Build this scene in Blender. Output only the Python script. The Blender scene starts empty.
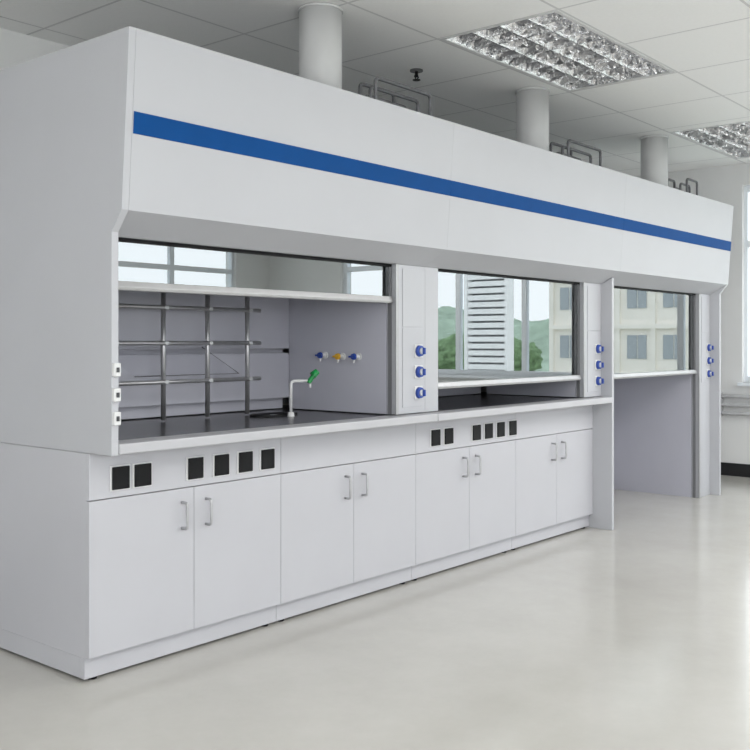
import bpy, bmesh, math, random
from mathutils import Vector, Matrix, noise as mnoise
random.seed(3)
S=bpy.context.scene
C=S.collection
S.view_settings.view_transform='Standard'
S.view_settings.look='None'

# ---------------- materials ----------------
def mat(name,col,rough=.5,metal=0,noise=0.0,nscale=8,bump=0,spec=.5,bdist=.01):
    m=bpy.data.materials.new(name); m.use_nodes=True
    nt=m.node_tree; b=nt.nodes['Principled BSDF']
    b.inputs['Base Color'].default_value=(*col,1); b.inputs['Roughness'].default_value=rough
    b.inputs['Metallic'].default_value=metal
    b.inputs['Specular IOR Level'].default_value=spec
    if noise or bump:
        tc=nt.nodes.new('ShaderNodeTexCoord'); n=nt.nodes.new('ShaderNodeTexNoise')
        n.inputs['Scale'].default_value=nscale; n.inputs['Detail'].default_value=4
        nt.links.new(tc.outputs['Object'],n.inputs['Vector'])
        if noise:
            r=nt.nodes.new('ShaderNodeValToRGB')
            r.color_ramp.elements[0].color=(*[c*(1-noise) for c in col],1)
            r.color_ramp.elements[1].color=(*[min(1,c*(1+noise)) for c in col],1)
            r.color_ramp.elements[0].position=.3; r.color_ramp.elements[1].position=.7
            nt.links.new(n.outputs['Fac'],r.inputs['Fac']); nt.links.new(r.outputs['Color'],b.inputs['Base Color'])
        if bump:
            bp=nt.nodes.new('ShaderNodeBump'); bp.inputs['Strength'].default_value=bump; bp.inputs['Distance'].default_value=bdist
            nt.links.new(n.outputs['Fac'],bp.inputs['Height']); nt.links.new(bp.outputs['Normal'],b.inputs['Normal'])
    return m
def glassmat(name,tint,fac,gl=(.95,.98,1)):
    m=bpy.data.materials.new(name); m.use_nodes=True; nt=m.node_tree
    for n in list(nt.nodes): nt.nodes.remove(n)
    o=nt.nodes.new('ShaderNodeOutputMaterial'); t=nt.nodes.new('ShaderNodeBsdfTransparent'); g=nt.nodes.new('ShaderNodeBsdfGlossy')
    t.inputs['Color'].default_value=(*tint,1); g.inputs['Roughness'].default_value=0.0
    g.inputs['Color'].default_value=(*gl,1)
    mx=nt.nodes.new('ShaderNodeMixShader'); lw=nt.nodes.new('ShaderNodeLayerWeight'); lw.inputs['Blend'].default_value=fac
    nt.links.new(lw.outputs['Fresnel'],mx.inputs['Fac']); nt.links.new(t.outputs[0],mx.inputs[1]); nt.links.new(g.outputs[0],mx.inputs[2])
    nt.links.new(mx.outputs[0],o.inputs['Surface']); return m
M_white=mat('white_powder_coat',(.48,.485,.51),.42,noise=.02,nscale=2.5)
M_door=mat('white_cabinet_paint',(.505,.505,.535),.38,noise=.02,nscale=2.5)
M_edge=mat('worktop_edge_laminate',(.48,.48,.50),.4,noise=.02,nscale=5)
M_liner=mat('lavender_liner',(.49,.49,.55),.4,noise=.02,nscale=4)
M_blue=mat('blue_stripe_film',(.002,.062,.235),.6,noise=.03,spec=.12)
M_black=mat('black_plastic',(.006,.006,.007),.5,noise=.1,spec=.2)
M_dark=mat('dark_epoxy',(.045,.045,.05),.22,noise=.15,nscale=30)
M_wplast=mat('white_plastic',(.7,.7,.7),.4,noise=.01)
M_steel=mat('brushed_steel',(.48,.48,.49),.38,.75,noise=.05,nscale=40)
M_alu=mat('anodised_aluminium',(.44,.44,.445),.35,.5,noise=.03,nscale=30)
M_track=mat('grey_sash_track',(.22,.22,.23),.4,.4,noise=.05)
M_green=mat('green_plastic',(.01,.25,.06),.35,noise=.05)
M_yellow=mat('yellow_plastic',(.75,.42,.03),.35,noise=.05)
M_bluep=mat('blue_plastic',(.02,.06,.32),.35,noise=.05)
M_duct=mat('white_duct_paint',(.66,.66,.66),.45,noise=.02)
M_pipe=mat('galvanised_pipe',(.15,.15,.16),.45,.4,noise=.1,nscale=20)
M_wpipe=mat('grey_pipe_paint',(.40,.40,.41),.4,noise=.05)
M_wall=mat('wall_paint',(.78,.78,.775),.8,noise=.02,nscale=2,bump=.05)
M_base=mat('black_skirting',(.012,.012,.014),.35,noise=.1)
M_frame=mat('window_frame_paint',(.80,.84,.88),.4,noise=.02)
M_mirror=mat('polished_reflector',(.80,.80,.81),.10,1,noise=.02,nscale=16,bump=1,bdist=.035)
M_refb=mat('grey_reflector_back',(.10,.10,.105),.3,.3,noise=.3,nscale=20)
M_tube=mat('fluorescent_tube',(.85,.86,.86),.3,noise=.01)
M_glass=glassmat('sash_glass',(.85,.88,.88),.72,(.90,.93,.93))
M_pane=glassmat('window_glass',(.97,.99,1),.06)
M_bldg=mat('cream_render',(.93,.89,.82),.8,noise=.03,nscale=.5)
M_bwin=mat('building_glass',(.40,.44,.47),.3,noise=.1)
M_leaf=mat('foliage',(.22,.33,.18),.9,noise=.35,nscale=1.5,bump=.3,spec=.1)
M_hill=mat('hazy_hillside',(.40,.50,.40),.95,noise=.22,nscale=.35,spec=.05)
M_bark=mat('bark',(.12,.08,.05),.9,noise=.3)
M_ground=mat('outdoor_grass',(.40,.43,.37),.9,noise=.2,nscale=.5)
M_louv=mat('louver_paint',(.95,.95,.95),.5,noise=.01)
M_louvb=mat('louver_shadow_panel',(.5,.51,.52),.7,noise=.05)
M_acryl=glassmat('clear_acrylic',(.975,.975,.98),.04)

M_floor=bpy.data.materials.new('vinyl_floor'); M_floor.use_nodes=True
nt=M_floor.node_tree; b=nt.nodes['Principled BSDF']
tc=nt.nodes.new('ShaderNodeTexCoord'); n=nt.nodes.new('ShaderNodeTexNoise'); n.inputs['Scale'].default_value=1.6; n.inputs['Detail'].default_value=9
n.inputs['Roughness'].default_value=.72
r=nt.nodes.new('ShaderNodeValToRGB'); r.color_ramp.elements[0].position=.3; r.color_ramp.elements[1].position=.7
r.color_ramp.elements[0].color=(.49,.475,.44,1); r.color_ramp.elements[1].color=(.56,.545,.51,1)
nt.links.new(tc.outputs['Object'],n.inputs['Vector']); nt.links.new(n.outputs['Fac'],r.inputs['Fac']); nt.links.new(r.outputs['Color'],b.inputs['Base Color'])
b.inputs['Roughness'].default_value=.17
PX,PY=.745,.75
M_ceil=bpy.data.materials.new('ceiling_tiles'); M_ceil.use_nodes=True
nt=M_ceil.node_tree; b=nt.nodes['Principled BSDF']; b.inputs['Roughness'].default_value=.9
tc=nt.nodes.new('ShaderNodeTexCoord'); sp=nt.nodes.new('ShaderNodeSeparateXYZ'); nt.links.new(tc.outputs['Object'],sp.inputs[0])
def mth(op,a,bv=None):
    nd=nt.nodes.new('ShaderNodeMath'); nd.operation=op
    for i,v in enumerate((a,bv)):
        if v is None: continue
        if isinstance(v,(int,float)): nd.inputs[i].default_value=v
        else: nt.links.new(v,nd.inputs[i])
    return nd.outputs[0]
def line(out,off,per):
    f=mth('FRACT',mth('DIVIDE',mth('ADD',out,100*per-off),per))
    return mth('LESS_THAN',mth('ABSOLUTE',mth('SUBTRACT',mth('ABSOLUTE',mth('SUBTRACT',f,.5)),.5)),.010)
ln=mth('MAXIMUM',line(sp.outputs[0],4.34,PX),line(sp.outputs[1],-.67,PY))
mx=nt.nodes.new('ShaderNodeMix'); mx.data_type='RGBA'
nz=nt.nodes.new('ShaderNodeTexNoise'); nz.inputs['Scale'].default_value=60; nt.links.new(tc.outputs['Object'],nz.inputs['Vector'])
rr=nt.nodes.new('ShaderNodeValToRGB'); rr.color_ramp.elements[0].color=(.90,.90,.89,1); rr.color_ramp.elements[1].color=(.96,.96,.95,1)
nt.links.new(nz.outputs['Fac'],rr.inputs['Fac'])
nt.links.new(ln,mx.inputs[0]); nt.links.new(rr.outputs['Color'],mx.inputs[6]); mx.inputs[7].default_value=(.68,.68,.68,1)
nt.links.new(mx.outputs[2],b.inputs['Base Color'])

# ---------------- helpers ----------------
def link(o,parent=None):
    C.objects.link(o)
    if parent is not None: o.parent=parent
    return o
def empty(name,loc,label=None,cat=None,group=None,parent=None):
    o=bpy.data.objects.new(name,None); o.empty_display_size=.1; link(o,parent); o.location=loc
    if label: o['label']=label
    if cat: o['category']=cat
    if group: o['group']=group
    return o
def finish(name,bm,mats,parent=None,bevel=0,smooth=False):
    vs=[v.co for v in bm.verts]
    c=Vector([(min(v[i] for v in vs)+max(v[i] for v in vs))/2 for i in range(3)])
    bmesh.ops.translate(bm,verts=bm.verts,vec=-c)
    bmesh.ops.recalc_face_normals(bm,faces=bm.faces)
    me=bpy.data.meshes.new(name); bm.to_mesh(me); bm.free()
    for m in (mats if isinstance(mats,(list,tuple)) else [mats]): me.materials.append(m)
    if smooth:
        for p in me.polygons: p.use_smooth=True
    o=bpy.data.objects.new(name,me); link(o,parent); o.location=c
    if bevel:
        md=o.modifiers.new('bevel','BEVEL'); md.width=bevel; md.segments=2; md.limit_method='ANGLE'
    return o
def addbox(bm,x0,x1,y0,y1,z0,z1,mi=0):
    r=bmesh.ops.create_cube(bm,size=1,matrix=Matrix.Translation(((x0+x1)/2,(y0+y1)/2,(z0+z1)/2))@Matrix.Diagonal((x1-x0,y1-y0,z1-z0,1)))
    for v in r['verts']:
        for f in v.link_faces: f.material_index=mi
def box(name,d,m,parent=None,bevel=.002):
    bm=bmesh.new(); addbox(bm,*d); return finish(name,bm,m,parent,bevel)
def boxes(name,ds,m,parent=None,bevel=.002):
    bm=bmesh.new()
    for d in ds: addbox(bm,*d)
    return finish(name,bm,m,parent,bevel)
def extr(name,prof,x0,x1,m,parent=None,bevel=.002):
    bm=bmesh.new()
    a=[bm.verts.new((x0,y,z)) for y,z in prof]; c=[bm.verts.new((x1,y,z)) for y,z in prof]
    bm.faces.new(a); bm.faces.new(c[::-1]); n=len(prof)
    for i in range(n): bm.faces.new((a[i],c[i],c[(i+1)%n],a[(i+1)%n]))
    return finish(name,bm,m,parent,bevel)
def addcyl(bm,p0,p1,r0,r1=None,seg=20,mi=0):
    p0=Vector(p0);p1=Vector(p1); d=p1-p0
    q=d.to_track_quat('Z','Y').to_matrix().to_4x4()
    r=bmesh.ops.create_cone(bm,cap_ends=True,segments=seg,radius1=r0,radius2=r0 if r1 is None else r1,depth=d.length,matrix=Matrix.Translation((p0+p1)/2)@q)
    for v in r['verts']:
        for f in v.link_faces: f.material_index=mi
def cyl(name,p0,p1,r,m,parent=None,seg=20,r1=None):
    bm=bmesh.new(); addcyl(bm,p0,p1,r,r1,seg); o=finish(name,bm,m,parent)
    for p in o.data.polygons: p.use_smooth=len(p.vertices)==4
    return o
def addtube(bm,pts,r,seg=10,mi=0):
    pts=[Vector(p) for p in pts]; rings=[]
    up=Vector((0,0,1))
    for i,p in enumerate(pts):
        t=(pts[min(i+1,len(pts)-1)]-pts[max(i-1,0)]).normalized()
        a=t.cross(up)
        if a.length<.1: a=t.cross(Vector((0,1,0))) if i==0 else a
        if rings: 
            a=lasta-t*lasta.dot(t)
        a.normalize(); lasta=a; bb=t.cross(a)
        rings.append([bm.verts.new(p+r*(math.cos(2*math.pi*k/seg)*a+math.sin(2*math.pi*k/seg)*bb)) for k in range(seg)])
    for A,B in zip(rings,rings[1:]):
        for k in range(seg):
            f=bm.faces.new((A[k],A[(k+1)%seg],B[(k+1)%seg],B[k])); f.material_index=mi; f.smooth=True
    bm.faces.new(rings[0]).material_index=mi; bm.faces.new(rings[-1][::-1]).material_index=mi
def rounded(pts,rad,n=5):
    pts=[Vector(p) for p in pts]; out=[pts[0]]
    for i in range(1,len(pts)-1):
        a=(pts[i-1]-pts[i]).normalized()*rad; c=(pts[i+1]-pts[i]).normalized()*rad
        for k in range(n+1):
            t=k/n; out.append(pts[i]+a*(1-t)**2+c*t**2)
    out.append(pts[-1]); return out
def tube(name,pts,r,m,parent=None,seg=10):
    bm=bmesh.new(); addtube(bm,pts,r,seg); return finish(name,bm,m,parent)
def struct(o): o['kind']='structure'; return o

# ---------------- room ----------------
CH=2.93; XE=9.2; YF=-6.5; YB=1.75; XL=-4
def at0(o):
    o.data.transform(Matrix.Translation(o.location)); o.location=(0,0,0); return o
struct(at0(box('floor',(XL,XE,YF,YB,-.1,0),M_floor,bevel=0)))
LX=[4.34,4.34+3.11]; LW=2*PX-.02; LY0,LY1=-.67+.01,.08-.01
bm=bmesh.new()
xs=[XL]
for lx in LX: xs+= [lx, min(lx+LW,XE)]
xs.append(XE)
addbox(bm,XL,XE,YF,LY0,CH,CH+.12); addbox(bm,XL,XE,LY1,YB,CH,CH+.12)
for a,c in ((xs[0],xs[1]),(xs[2],xs[3]),(xs[4],xs[5])):
    if c-a>.01: addbox(bm,a,c,LY0,LY1,CH,CH+.12)
struct(at0(finish('ceiling',bm,M_ceil)))
struct(box('wall_back',(XL,XE+.2,YB,YB+.2,0,CH),M_wall,bevel=0))
WY0,WY1,WZ0,WZ1=-5.2,.11,.88,2.73
AY0,AY1=-5.5,-1.0
struct(boxes('wall_left',[(XL-.2,XL,YF-.2,AY0,0,CH),(XL-.2,XL,AY1,YB+.2,0,CH),(XL-.2,XL,AY0,AY1,0,WZ0),(XL-.2,XL,AY0,AY1,WZ1,CH)],M_wall,bevel=0))
struct(boxes('wall_right',[(XE,XE+.2,YF,WY0,0,CH),(XE,XE+.2,WY1,YB,0,CH),(XE,XE+.2,WY0,WY1,0,WZ0),(XE,XE+.2,WY0,WY1,WZ1,CH)],M_wall,bevel=0))
FX=[(-3.2,1.8),(4.6,8.6)]
struct(boxes('wall_front',[(XL,XE+.2,YF-.2,YF,0,WZ0),(XL,XE+.2,YF-.2,YF,WZ1,CH),(XL,FX[0][0],YF-.2,YF,WZ0,WZ1),(FX[0][1],FX[1][0],YF-.2,YF,WZ0,WZ1),(FX[1][1],XE+.2,YF-.2,YF,WZ0,WZ1)],M_wall,bevel=0))
def window(name,axis,a0,a1,pos,sg=1):
    bars=[]
    def bb(u0,u1,z0,z1,t=.06):
        if axis=='y':
            p,q=sorted((pos+sg*.05,pos+sg*(.05+t))); bars.append((p,q,u0,u1,z0,z1))
        else: bars.append((u0,u1,pos-.05-t,pos-.05,z0,z1))
    n=max(1,round((a1-a0)/.95)); st=(a1-a0)/n
    bb(a0,a1,WZ0,WZ0+.06); bb(a0,a1,WZ1-.06,WZ1); bb(a0,a1,2.15,2.21)
    for i in range(n+1):
        u=a0+i*st; u0=max(a0,u-.03); bb(u0,min(a1,u0+.06) if i<n else a1,WZ0+.06,2.15); bb(u0,min(a1,u0+.06) if i<n else a1,2.21,WZ1-.06)
    w=struct(boxes(name,bars,M_frame,bevel=0))
    if axis=='y':
        p,q=sorted((pos+sg*.075,pos+sg*.081)); g=box('window_pane',(p,q,a0+.01,a1-.01,WZ0+.01,WZ1-.01),M_pane,bevel=0)
    else: g=box('window_pane',(a0+.01,a1-.01,pos-.081,pos-.075,WZ0+.01,WZ1-.01),M_pane,bevel=0)
    g.parent=w; g.location=g.location-w.location
window('window_1','y',WY0,WY1,XE)
window('window_2','x',*FX[0],YF); window('window_3','x',*FX[1],YF)
window('added_window','y',AY0,AY1,XL,-1)  # unseen window added on the left to go with the fill lamp there
struct(box('trim_1',(XE-.05,XE+.05,WY0-.05,WY1+.03,WZ0-.03,WZ0),M_frame))
struct(box('baseboard_right',(XE-.015,XE,YF,YB,0,.12),M_base,bevel=0))
struct(box('baseboard_back',(XL,XE-.015,YB-.015,YB,0,.12),M_base,bevel=0))
struct(box('baseboard_front',(XL,XE-.015,YF,YF+.015,0,.12),M_base,bevel=0))

# ---------------- ceiling lights ----------------
def troffer(x0,x1):
    L=empty('ceiling_light',(x0,LY0,CH),'recessed ceiling troffer with mirrored louver grid, unlit','ceiling light','recessed louver lights in the ceiling')
    w=x1-x0; d=LY1-LY0; e=.001
    boxes('housing',[(e,.02,e,d-e,-.004,.10),(w-.02,w-e,e,d-e,-.004,.10),(.02,w-.02,e,.02,-.004,.10),(.02,w-.02,d-.02,d-e,-.004,.10),(e,w-e,e,d-e,.10,.115)],M_wplast,L,bevel=0)
    bm=bmesh.new(); rows=4; cols=10
    ry=(d-.04)/rows; cx=(w-.04)/cols
    for i in range(rows+1):
        y=.02+i*ry
        for s in (-1,1):
            if (i==0 and s<0) or (i==rows and s>0): continue
            prev=None
            for k in range(6):
                t=k/5; yy=y+s*(.002+.060*t**1.6); zz=.002+.075*t
                cur=(bm.verts.new((.02,yy,zz)),bm.verts.new((w-.02,yy,zz)))
                if prev: bm.faces.new((prev[0],prev[1],cur[1],cur[0])).smooth=True
                prev=cur
    for j in range(cols+1):
        x=.02+j*cx
        for s in (-1,1):
            if (j==0 and s<0) or (j==cols and s>0): continue
            prev=None
            for k in range(5):
                t=k/4; xx=x+s*(.002+.035*t**1.5); zz=.003+.055*t
                cur=(bm.verts.new((xx,.02,zz)),bm.verts.new((xx,d-.02,zz)))
                if prev: bm.faces.new((prev[0],prev[1],cur[1],cur[0])).smooth=True
                prev=cur
    finish('louver_grid',bm,M_mirror,L)
    for i in range(rows):
        cyl('fluorescent_tube',(.04,.02+(i+.5)*ry,.083),(w-.04,.02+(i+.5)*ry,.083),.006,M_tube,L,seg=12)
    box('reflector_back',(.021,w-.021,.021,d-.021,.092,.099),M_refb,L,0)
for i,lx in enumerate(LX): troffer(lx,min(lx+LW,XE))

# ---------------- sprinklers ----------------
for x,y in ((4.75,.54),(8.3,.5)):
    s=empty('fire_sprinkler',(x,y,CH),'dark metal sprinkler head hanging from the ceiling','sprinkler','ceiling sprinklers')
    cyl('escutcheon',(0,0,0),(0,0,-.010),.04,M_pipe,s)
    bm=bmesh.new(); addcyl(bm,(0,0,-.010),(0,0,-.045),.010); addcyl(bm,(0,0,-.060),(0,0,-.064),.024)
    addtube(bm,[(-.010,0,-.03),(-.02,0,-.042),(0,0,-.061)],.004,6); addtube(bm,[(.010,0,-.03),(.02,0,-.042),(0,0,-.061)],.004,6)
    finish('sprinkler_head',bm,M_black,s)

# ---------------- fume hoods ----------------
W=1.97; X0=2.07; HT=2.37
LY=-.20
def fy(z): return LY-.045*(z-1.73)/.64
def dial(parent,x,y,z,m,name='control_dial'):
    d=empty(name,(x,y,z),parent=parent)
    box('dial_plate',(-.034,.034,-.006,0,-.034,.034),M_wplast,d,.003)
    cyl('dial_ring',(0,-.006,0),(0,-.022,0),.030,M_bluep,d,28,.027)
    cyl('dial_collar',(0,-.022,0),(0,-.032,0),.016,M_wplast,d,24)
    box('dial_knob',(-.005,.005,-.048,-.032,-.017,.017),m,d,.002)
def hood(i,label,sashz,walkin,endL,JL,JR):
    H=empty('fume_hood',(X0+i*W,0,0),label,'fume hood','row of white fume hoods')
    e=.0004; zb=.0 if walkin else .897
    xl=.03 if endL else e
    xr=W-.03 if walkin else W-e
    extr('fascia',[(LY,1.73),(fy(HT),HT),(-.10,HT),(-.04,1.65),(-.06,1.65)],xl,xr,M_white,H,0)
    o=.0012
    z0,z1=2.002,2.080
    extr('blue_stripe',[(fy(z0)-o-.001,z0),(fy(z1)-o-.001,z1),(fy(z1)+.001-o,z1),(fy(z0)+.001-o,z0)],.034 if i==0 else .0012,xr if i<2 else W-.001,M_blue,H,0)
    box('top_panel',(xl,xr,-.10,.995,HT-.02,HT),M_white,H,.001)
    box('rear_panel',(xl,xr,.975,.995,zb,HT-.02),M_white,H,0)
    prof=lambda zb:[(-.14,zb),(-.14,1.655),(LY,1.73),(fy(HT),HT),(.998,HT),(.998,zb)]
    if endL: extr('side_panel',prof(.8505),0,.03-.0005,M_white,H,.0015)
    if walkin:
        extr('side_panel',[(-.14,0),(-.14,1.689),(-.04,1.64),(.998,1.64),(.998,0)],0,.029,M_white,H,.002)
        extr('side_panel',prof(0.0),W-.029,W,M_white,H,.0015)
    jl=xl if not walkin else .0305
    box('jamb',(jl,JL,-.06,.0,zb,1.649),M_white,H,.0015)
    box('service_column',(JR,xr,-.06,.68,zb,1.649),M_white,H,.0015)
    cr=W-.03-(.0 if not walkin else .02)
    box('column_cover',(JR+.045,cr,-.064,-.0602,.93,1.33),M_white,H,.001)
    box('column_cover',(JR+.045,cr,-.064,-.0602,1.337,1.63),M_white,H,.001)
    box('liner_side',(JR-.008,JR-.001,-.0,.69,zb,2.25),M_liner,H,0)
    box('liner_side',(jl+.001,jl+.009,.001,.69,zb,2.25),M_liner,H,0)
    box('liner_ceiling',(jl+.01,JR-.009,-.03,.69,2.25,2.26),M_liner,H,0)
    for a,c_ in ((zb+.06,1.20),(1.225,1.52),(1.545,2.24)):
        box('baffle',(jl+.01,JR-.009,.69,.70,a,c_),M_liner,H,.001)
    box('rear_liner',(jl+.01,JR-.009,.74,.75,zb,2.25),M_liner,H,0)
    s=empty('sash',(0,0,0),parent=H)
    box('sash_glass',(JL+.012,JR-.014,-.021,-.015,sashz+.03,1.72),M_glass,s,0)
    extr('sash_handle',[(-.050,sashz+.012),(-.042,sashz+.034),(-.008,sashz+.034),(-.008,sashz),(-.046,sashz)],JL+.004,JR-.014,M_alu,s,.002)
    box('sash_header',(JL,JR-.0085,-.034,-.026,1.637,1.65),M_black,H,0)
    box('sash_track',(JL,JL+.010,-.03,-.005,zb,1.636),M_track if i else M_alu,H,0)
    box('sash_track',(JR-.0125,JR-.0085,-.034,-.014,zb,1.636),M_track,H,0)
    box('opening_trim',(JR-.0125,JR+.010,-.066,-.0605,zb,1.649),M_alu,H,.001)
    for k,z in enumerate((1.214,1.107,1.0)):
        dial(H,1.905 if not walkin else 1.885,-.064,z,M_bluep)
    return H
h0=hood(0,'white fume hood with raised sash, lattice rods and gas valves',1.454,False,True,.085,1.735)
h1=hood(1,'white fume hood with glass sash lowered over a dark worktop',1.010,False,False,.115,1.728)
h2=hood(2,'white walk-in fume hood open to floor, glass sash half lowered',1.002,True,False,.085,1.71)
JR=1.735
for z in (1.16,1.07,.985):
    d=empty('jamb_switch',(.015,-.14,z),parent=h0)
    box('switch_plate',(-.0145,.0145,-.016,0,-.024,.024),M_wplast,d,.003)
    box('switch_rocker',(-.006,.006,-.020,-.016,-.009,.009),M_dark,d,.001)
def valve(parent,y,z,m):
    v=empty('gas_valve',(JR-.008,y,z),parent=parent)
    cyl('valve_flange',(0,0,0),(-.008,0,0),.018,M_wplast,v)
    bm=bmesh.new(); addcyl(bm,(-.008,0,0),(-.04,0,0),.009); addcyl(bm,(-.036,0,0),(-.045,-.0,-.032),.006,.004); finish('valve_nozzle',bm,M_wplast,v)
    bm=bmesh.new(); addcyl(bm,(-.04,0,0),(-.055,0,0),.018,.015,10); addbox(bm,-.062,-.055,-.022,.022,-.005,.005); finish('valve_handle',bm,m,v,.002)
valve(h0,.415,1.19,M_bluep); valve(h0,.29,1.185,M_yellow); valve(h0,.18,1.185,M_bluep)
lat=empty('support_lattice',(0,0,0),parent=h0)
XR=(.49,.765,1.03,1.29)
for x in XR:
    cyl('lattice_rod',(x,.55,.897),(x,.55,1.56),.0115,M_steel,lat,14)
for z,xa,xb in ((1.42,.04,1.36),(1.255,.04,1.36),(1.075,.04,1.36)):
    cyl('lattice_rod',(xa,.530,z),(xb,.530,z),.0095,M_steel,lat,14)
for x in XR:
    for z in (1.42,1.255,1.075):
        box('rod_clamp',(x-.012,x+.012,.519,.563,z-.010,z+.010),M_steel,lat,.003)
def quadplate(name,pts,m,parent,t=.004):
    bm=bmesh.new(); a=[bm.verts.new(p) for p in pts]; c=[bm.verts.new((p[0],p[1]-t,p[2])) for p in pts]
    bm.faces.new(a); bm.faces.new(c[::-1])
    for k in range(4): bm.faces.new((a[k],c[k],c[(k+1)%4],a[(k+1)%4]))
    return finish(name,bm,m,parent)
for pts in ([(.50,.68,1.235),(1.10,.68,1.235),(1.30,.63,1.10),(.66,.63,1.10)],):
    quadplate('deflector_plate',pts,M_acryl,h0)
    tube('deflector_edge',[(pts[k][0],pts[k][1]-.006,pts[k][2]) for k in (3,2,1)],.0025,M_pipe,h0,6)
for i in range(2):
    w=empty('worktop',(X0+i*W,0,.85),'white-edged worktop with dark work surface under the fume hood','worktop','fume hood worktops')
    xa=.0305 if i==0 else .0015
    box('front_edge',(xa,W-.0015,-.145,-.02,.003,.042),M_edge,w,.005)
    box('work_surface',(xa,W-.0015,-.019,.97,.001,.041),M_dark,w,.001)
cs=empty('cup_sink',(X0+1.35,.42,.891),'black oval cup sink set in the worktop','sink')
bm=bmesh.new()
ro=[];n=28
for (a,b_,z) in ((.15,.075,.0005),(.15,.075,.010),(.135,.062,.010),(.125,.052,.002)):
    ro.append([bm.verts.new((a*math.cos(2*math.pi*k/n),b_*math.sin(2*math.pi*k/n),z)) for k in range(n)])
for A,B in zip(ro,ro[1:]):
    for k in range(n): bm.faces.new((A[k],A[(k+1)%n],B[(k+1)%n],B[k])).smooth=True
bm.faces.new(ro[-1]); finish('basin',bm,M_black,cs)
cyl('drain',(0,0,.0025),(0,0,.005),.02,M_steel,cs)
f=empty('laboratory_faucet',(3.44,.32,.891),'white gooseneck laboratory faucet with green handle beside the cup sink','faucet')
bm=bmesh.new(); addcyl(bm,(0,0,0),(0,0,.02),.018,.015); addtube(bm,rounded([(0,0,.018),(0,0,.175),(.085,-.03,.175)],.02),.0075,12)
addtube(bm,rounded([(.085,-.03,.175),(.10,-.035,.175),(.10,-.035,.14)],.01),.0065,12); finish('spout',bm,M_wplast,f)
bm=bmesh.new(); addcyl(bm,(.09,-.032,.165),(.12,-.045,.205),.013,.011,16); addcyl(bm,(.112,-.042,.20),(.135,-.052,.222),.02,.016,10); finish('faucet_handle',bm,M_green,f)

# ---------------- base cabinets ----------------
CW=W/2
def socket(parent,x,z):
    s=empty('power_socket',(x,0,z),parent=parent)
    box('socket_plate',(-.046,.046,-.005,0,-.048,.048),M_wplast,s,.003)
    box('socket_insert',(-.039,.039,-.012,-.005,-.043,.043),M_black,s,.003)
offs={0:(.134,.235,.495,.634,.768,.898),2:(.166,.286,.556,.68,.808,.94)}
for k in range(4):
    c=empty('base_cabinet',(X0+k*CW,0,0),'white two-door base cabinet with steel pulls'+(' and black power sockets' if k in offs else ''),'cabinet','white base cabinets under the fume hoods')
    g=.0012
    boxes('body',[(g,CW-g,.02,.99,.09,.849)],M_door,c,.001)
    box('toe_kick',(g,CW-g,.03,.06,.012,.0895),M_door,c,.001)
    box('plinth_side',(g,.02,.0605,.99,.012,.0895),M_door,c,.001)
    box('control_rail',(g,CW-g,0,.0195,.676,.849),M_door,c,.0012)
    for a in (0,1):
        d=box('door',(g+a*CW/2,CW/2+a*CW/2-g,0,.0195,.095,.672),M_door,c,.0012)
        hx=CW/2+(.062 if a else -.062)
        hh=tube('handle',rounded([(hx,-.0003,.565-.052),(hx,-.034,.565-.052),(hx,-.034,.565+.052),(hx,-.0003,.565+.052)],.014),.006,M_steel)
        hh.parent=d; hh.location=hh.location-d.location
    for x in (.05,CW-.05):
        for y in (.055,.9): cyl('levelling_foot',(x,y,0),(x,y,.0115 if y<.1 else .089),.018,M_black,c,12)
    for x in offs.get(k,()): socket(c,x,.748)

# ---------------- ducts and pipes ----------------
for x in (3.58,5.64,7.56):
    d=empty('exhaust_duct',(x,.25,HT),'white round exhaust duct rising from hood top to ceiling','duct','exhaust ducts above the hoods')
    cyl('duct_pipe',(0,0,.03),(0,0,CH-HT-.001),.108,M_duct,d,40)
    cyl('duct_collar',(0,0,.0005),(0,0,.03),.135,M_duct,d,40)
    cyl('ceiling_collar',(0,0,CH-HT-.014),(0,0,CH-HT-.0015),.114,M_duct,d,40)
for x in (3.76,5.74,7.715):
    p=empty('supply_pipes',(x,.0,HT),'dark metal supply pipes bent over the hood top','pipe','supply pipes on hood tops')
    L=min(.46,7.93-x)
    for j,(z,y) in enumerate(((.22,.04),(.19,.10),(.16,.16),(.24,.22),(.20,.30))):
        q=.03*j if L>.3 else .012*j
        tube('pipe',rounded([(q,y,0.0005),(q,y,z),(L-q,y,z),(L-q,y,.0005)],.025),.010,M_pipe,p)
wp=empty('wall_pipes',(XE-.04,.9,.95),'thin grey pipes running along the wall','pipe')
for z in (-.2,-.28,-.36): cyl('pipe',(0,-1.5,z),(0,.84,z),.018,M_wpipe,wp,12)
for y in (-.6,.5):
    box('pipe_bracket',(-.02,.0395,y-.01,y+.01,-.39,-.17),M_wpipe,wp,.001)

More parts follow.
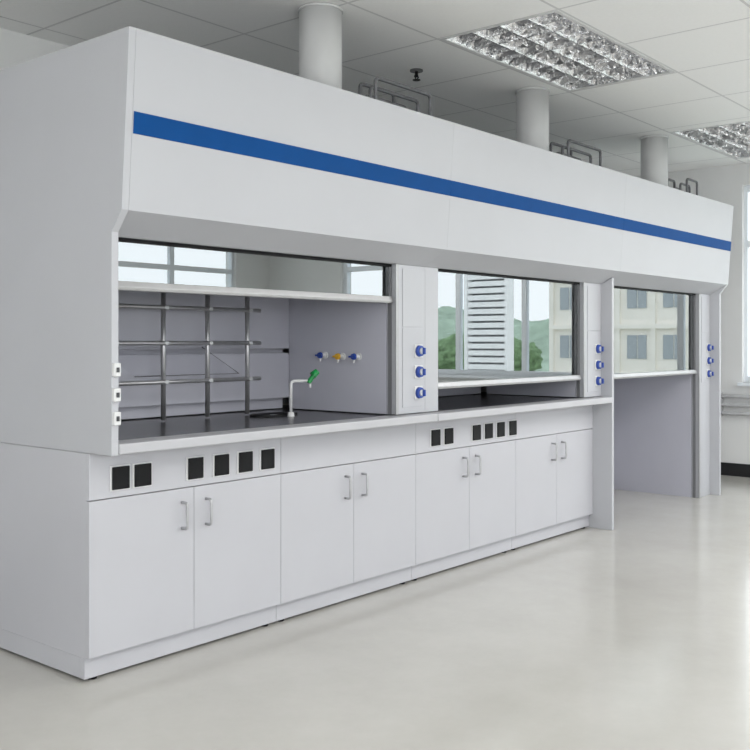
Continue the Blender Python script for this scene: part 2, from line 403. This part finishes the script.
# ---------------- outdoors ----------------
GZ=-4
def lab(o,l,c): o['label']=l; o['category']=c; return o
lab(box('lawn',(XE+2,160,-150,60,GZ-.2,GZ),M_ground,bevel=0),'green lawn outside the building','ground')
lab(box('lawn',(-40,XE+1.9,-150,YF-1,GZ-.2,GZ),M_ground,bevel=0),'green lawn outside the building','ground')
B=empty('office_building',(58,-30,GZ),'cream office building with dark windows seen outside','building')
boxes('facade',[(0,8,0,26.4,0,19),(-.3,0,0,26.4,18.6,19.3)]+[(-.25,0,0,26.4,3.2*q+2.9,3.2*q+3.2) for q in range(6)]+[(-.2,0,q*2.4,q*2.4+.3,0,18.6) for q in range(12)],M_bldg,B,0)
bw=None
for fl in range(5):
    for k in range(10):
        if bw is None:
            bw=boxes('building_window',[(-.06,-.001,.75,1.40,1.0,2.5),(-.06,-.001,1.48,2.05,1.0,2.5)],M_bwin,B,0); base=bw.location.copy()
        else:
            o=bw.copy(); C.objects.link(o); o.location=base+Vector((0,k*2.4,fl*3.2))
LS=empty('louver_screen',(20,-10.7,GZ),'white horizontal louvered screen wall outside','louver')
boxes('screen_frame',[(0,.3,-.08,0,0,8.5),(0,.3,1.1,1.18,0,8.5),(0,.3,0,1.1,8.4,8.5)],M_louv,LS,0)
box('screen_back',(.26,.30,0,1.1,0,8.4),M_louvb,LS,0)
boxes('slats',[(0.05,.25,0,1.1,z*.17,z*.17+.12) for z in range(1,49)],M_louv,LS,0)
bm=bmesh.new(); nx,ny=60,140
hx0,hx1,hy0,hy1=105,150,-135,-48
gv=[[None]*ny for _ in range(nx)]
for i in range(nx):
    for j in range(ny):
        x=hx0+(hx1-hx0)*i/(nx-1); y=hy0+(hy1-hy0)*j/(ny-1)
        u=i/(nx-1); v=j/(ny-1)
        env=min(1,u*2.2)*min(1,(1-v)*7+.0)
        z=(9.0+2.8*mnoise.noise(Vector((0,y*.045,0)))+1.0*mnoise.noise(Vector((x*.2,y*.25,3)))+.6*mnoise.noise(Vector((x*.9,y*.9,7))))*env
        gv[i][j]=bm.verts.new((x,y,GZ+max(0,z)))
for i in range(nx-1):
    for j in range(ny-1): bm.faces.new((gv[i][j],gv[i+1][j],gv[i+1][j+1],gv[i][j+1]))
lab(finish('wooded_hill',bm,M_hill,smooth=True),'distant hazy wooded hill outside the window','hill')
def blob(name,rad,parent,loc):
    bm=bmesh.new(); bmesh.ops.create_icosphere(bm,subdivisions=5,radius=rad)
    off=Vector((random.uniform(0,50),random.uniform(0,50),0))
    for v in bm.verts:
        c=v.co/rad
        s=1+.30*mnoise.noise(c*1.6+off)+.16*mnoise.noise(c*4+off)+.12*mnoise.noise(c*10+off)
        v.co*=s; v.co.z*=.8
    bmesh.ops.translate(bm,verts=bm.verts,vec=loc); return finish(name,bm,M_leaf,parent,smooth=True)
for (x,y,h) in ((20,-42,6),(11,-44,6.5),(2,-42,6),(80,-46,6.0),(78,-51.5,6.4),(82,-57,5.8),(80,-63,6.2)):
    t=empty('tree',(x,y,GZ),'leafy green tree outside the window','tree','trees outside')
    cyl('trunk',(0,0,0),(0,0,h*.55),.22,M_bark,t,10,r1=.14)
    blob('crown',h*.36,t,(0,0,h*.62))

# ---------------- lights ----------------
w=bpy.data.worlds.new('sky'); S.world=w; w.use_nodes=True
bg=w.node_tree.nodes['Background']
tcw=w.node_tree.nodes.new('ShaderNodeTexCoord'); spw=w.node_tree.nodes.new('ShaderNodeSeparateXYZ'); rw=w.node_tree.nodes.new('ShaderNodeValToRGB')
w.node_tree.links.new(tcw.outputs['Generated'],spw.inputs[0]); w.node_tree.links.new(spw.outputs[2],rw.inputs['Fac'])
rw.color_ramp.elements[0].color=(.97,.98,1,1); rw.color_ramp.elements[1].color=(.88,.93,1,1)
w.node_tree.links.new(rw.outputs['Color'],bg.inputs['Color']); bg.inputs['Strength'].default_value=3.3
def area(name,loc,rot,sx,sy,e,col=(1,1,1)):
    l=bpy.data.lights.new(name,'AREA'); l.shape='RECTANGLE'; l.size=sx; l.size_y=sy; l.energy=e; l.color=col
    o=bpy.data.objects.new(name,l); C.objects.link(o); o.location=loc; o.rotation_euler=rot; return o
area('added_daylight_fill',(-.7,YF+.35,1.6),(math.radians(118),0,0),4.8,1.4,80,(1,1,1))  # added fill just inside the front window, tilted up to brighten the ceiling
area('added_daylight_fill',(XL+.35,-3.2,1.6),(math.radians(118),0,math.radians(-90)),4.2,1.4,42,(1,1,1))  # added fill from the left wall, lightens the hood end panel
area('added_ceiling_fill',(1.0,-3.4,CH-.02),(0,0,0),5.5,2.4,60,(1,.995,.985))  # added overhead fill with no fixture, lights the floor for upward bounce
area('added_ceiling_fill',(6.7,-3.2,CH-.02),(0,0,0),4.3,2.4,130,(1,.995,.985))  # second added overhead fill, also without a fixture, over the right aisle

# ---------------- camera ----------------
cam=bpy.data.cameras.new('camera'); co=bpy.data.objects.new('camera',cam); C.objects.link(co)
co.location=(0,-3.1,1.26); co.rotation_euler=(math.radians(90),0,math.radians(-50.1))
cam.sensor_width=36; cam.lens=974/750*36; cam.shift_y=-33/750; cam.clip_end=500
S.camera=co
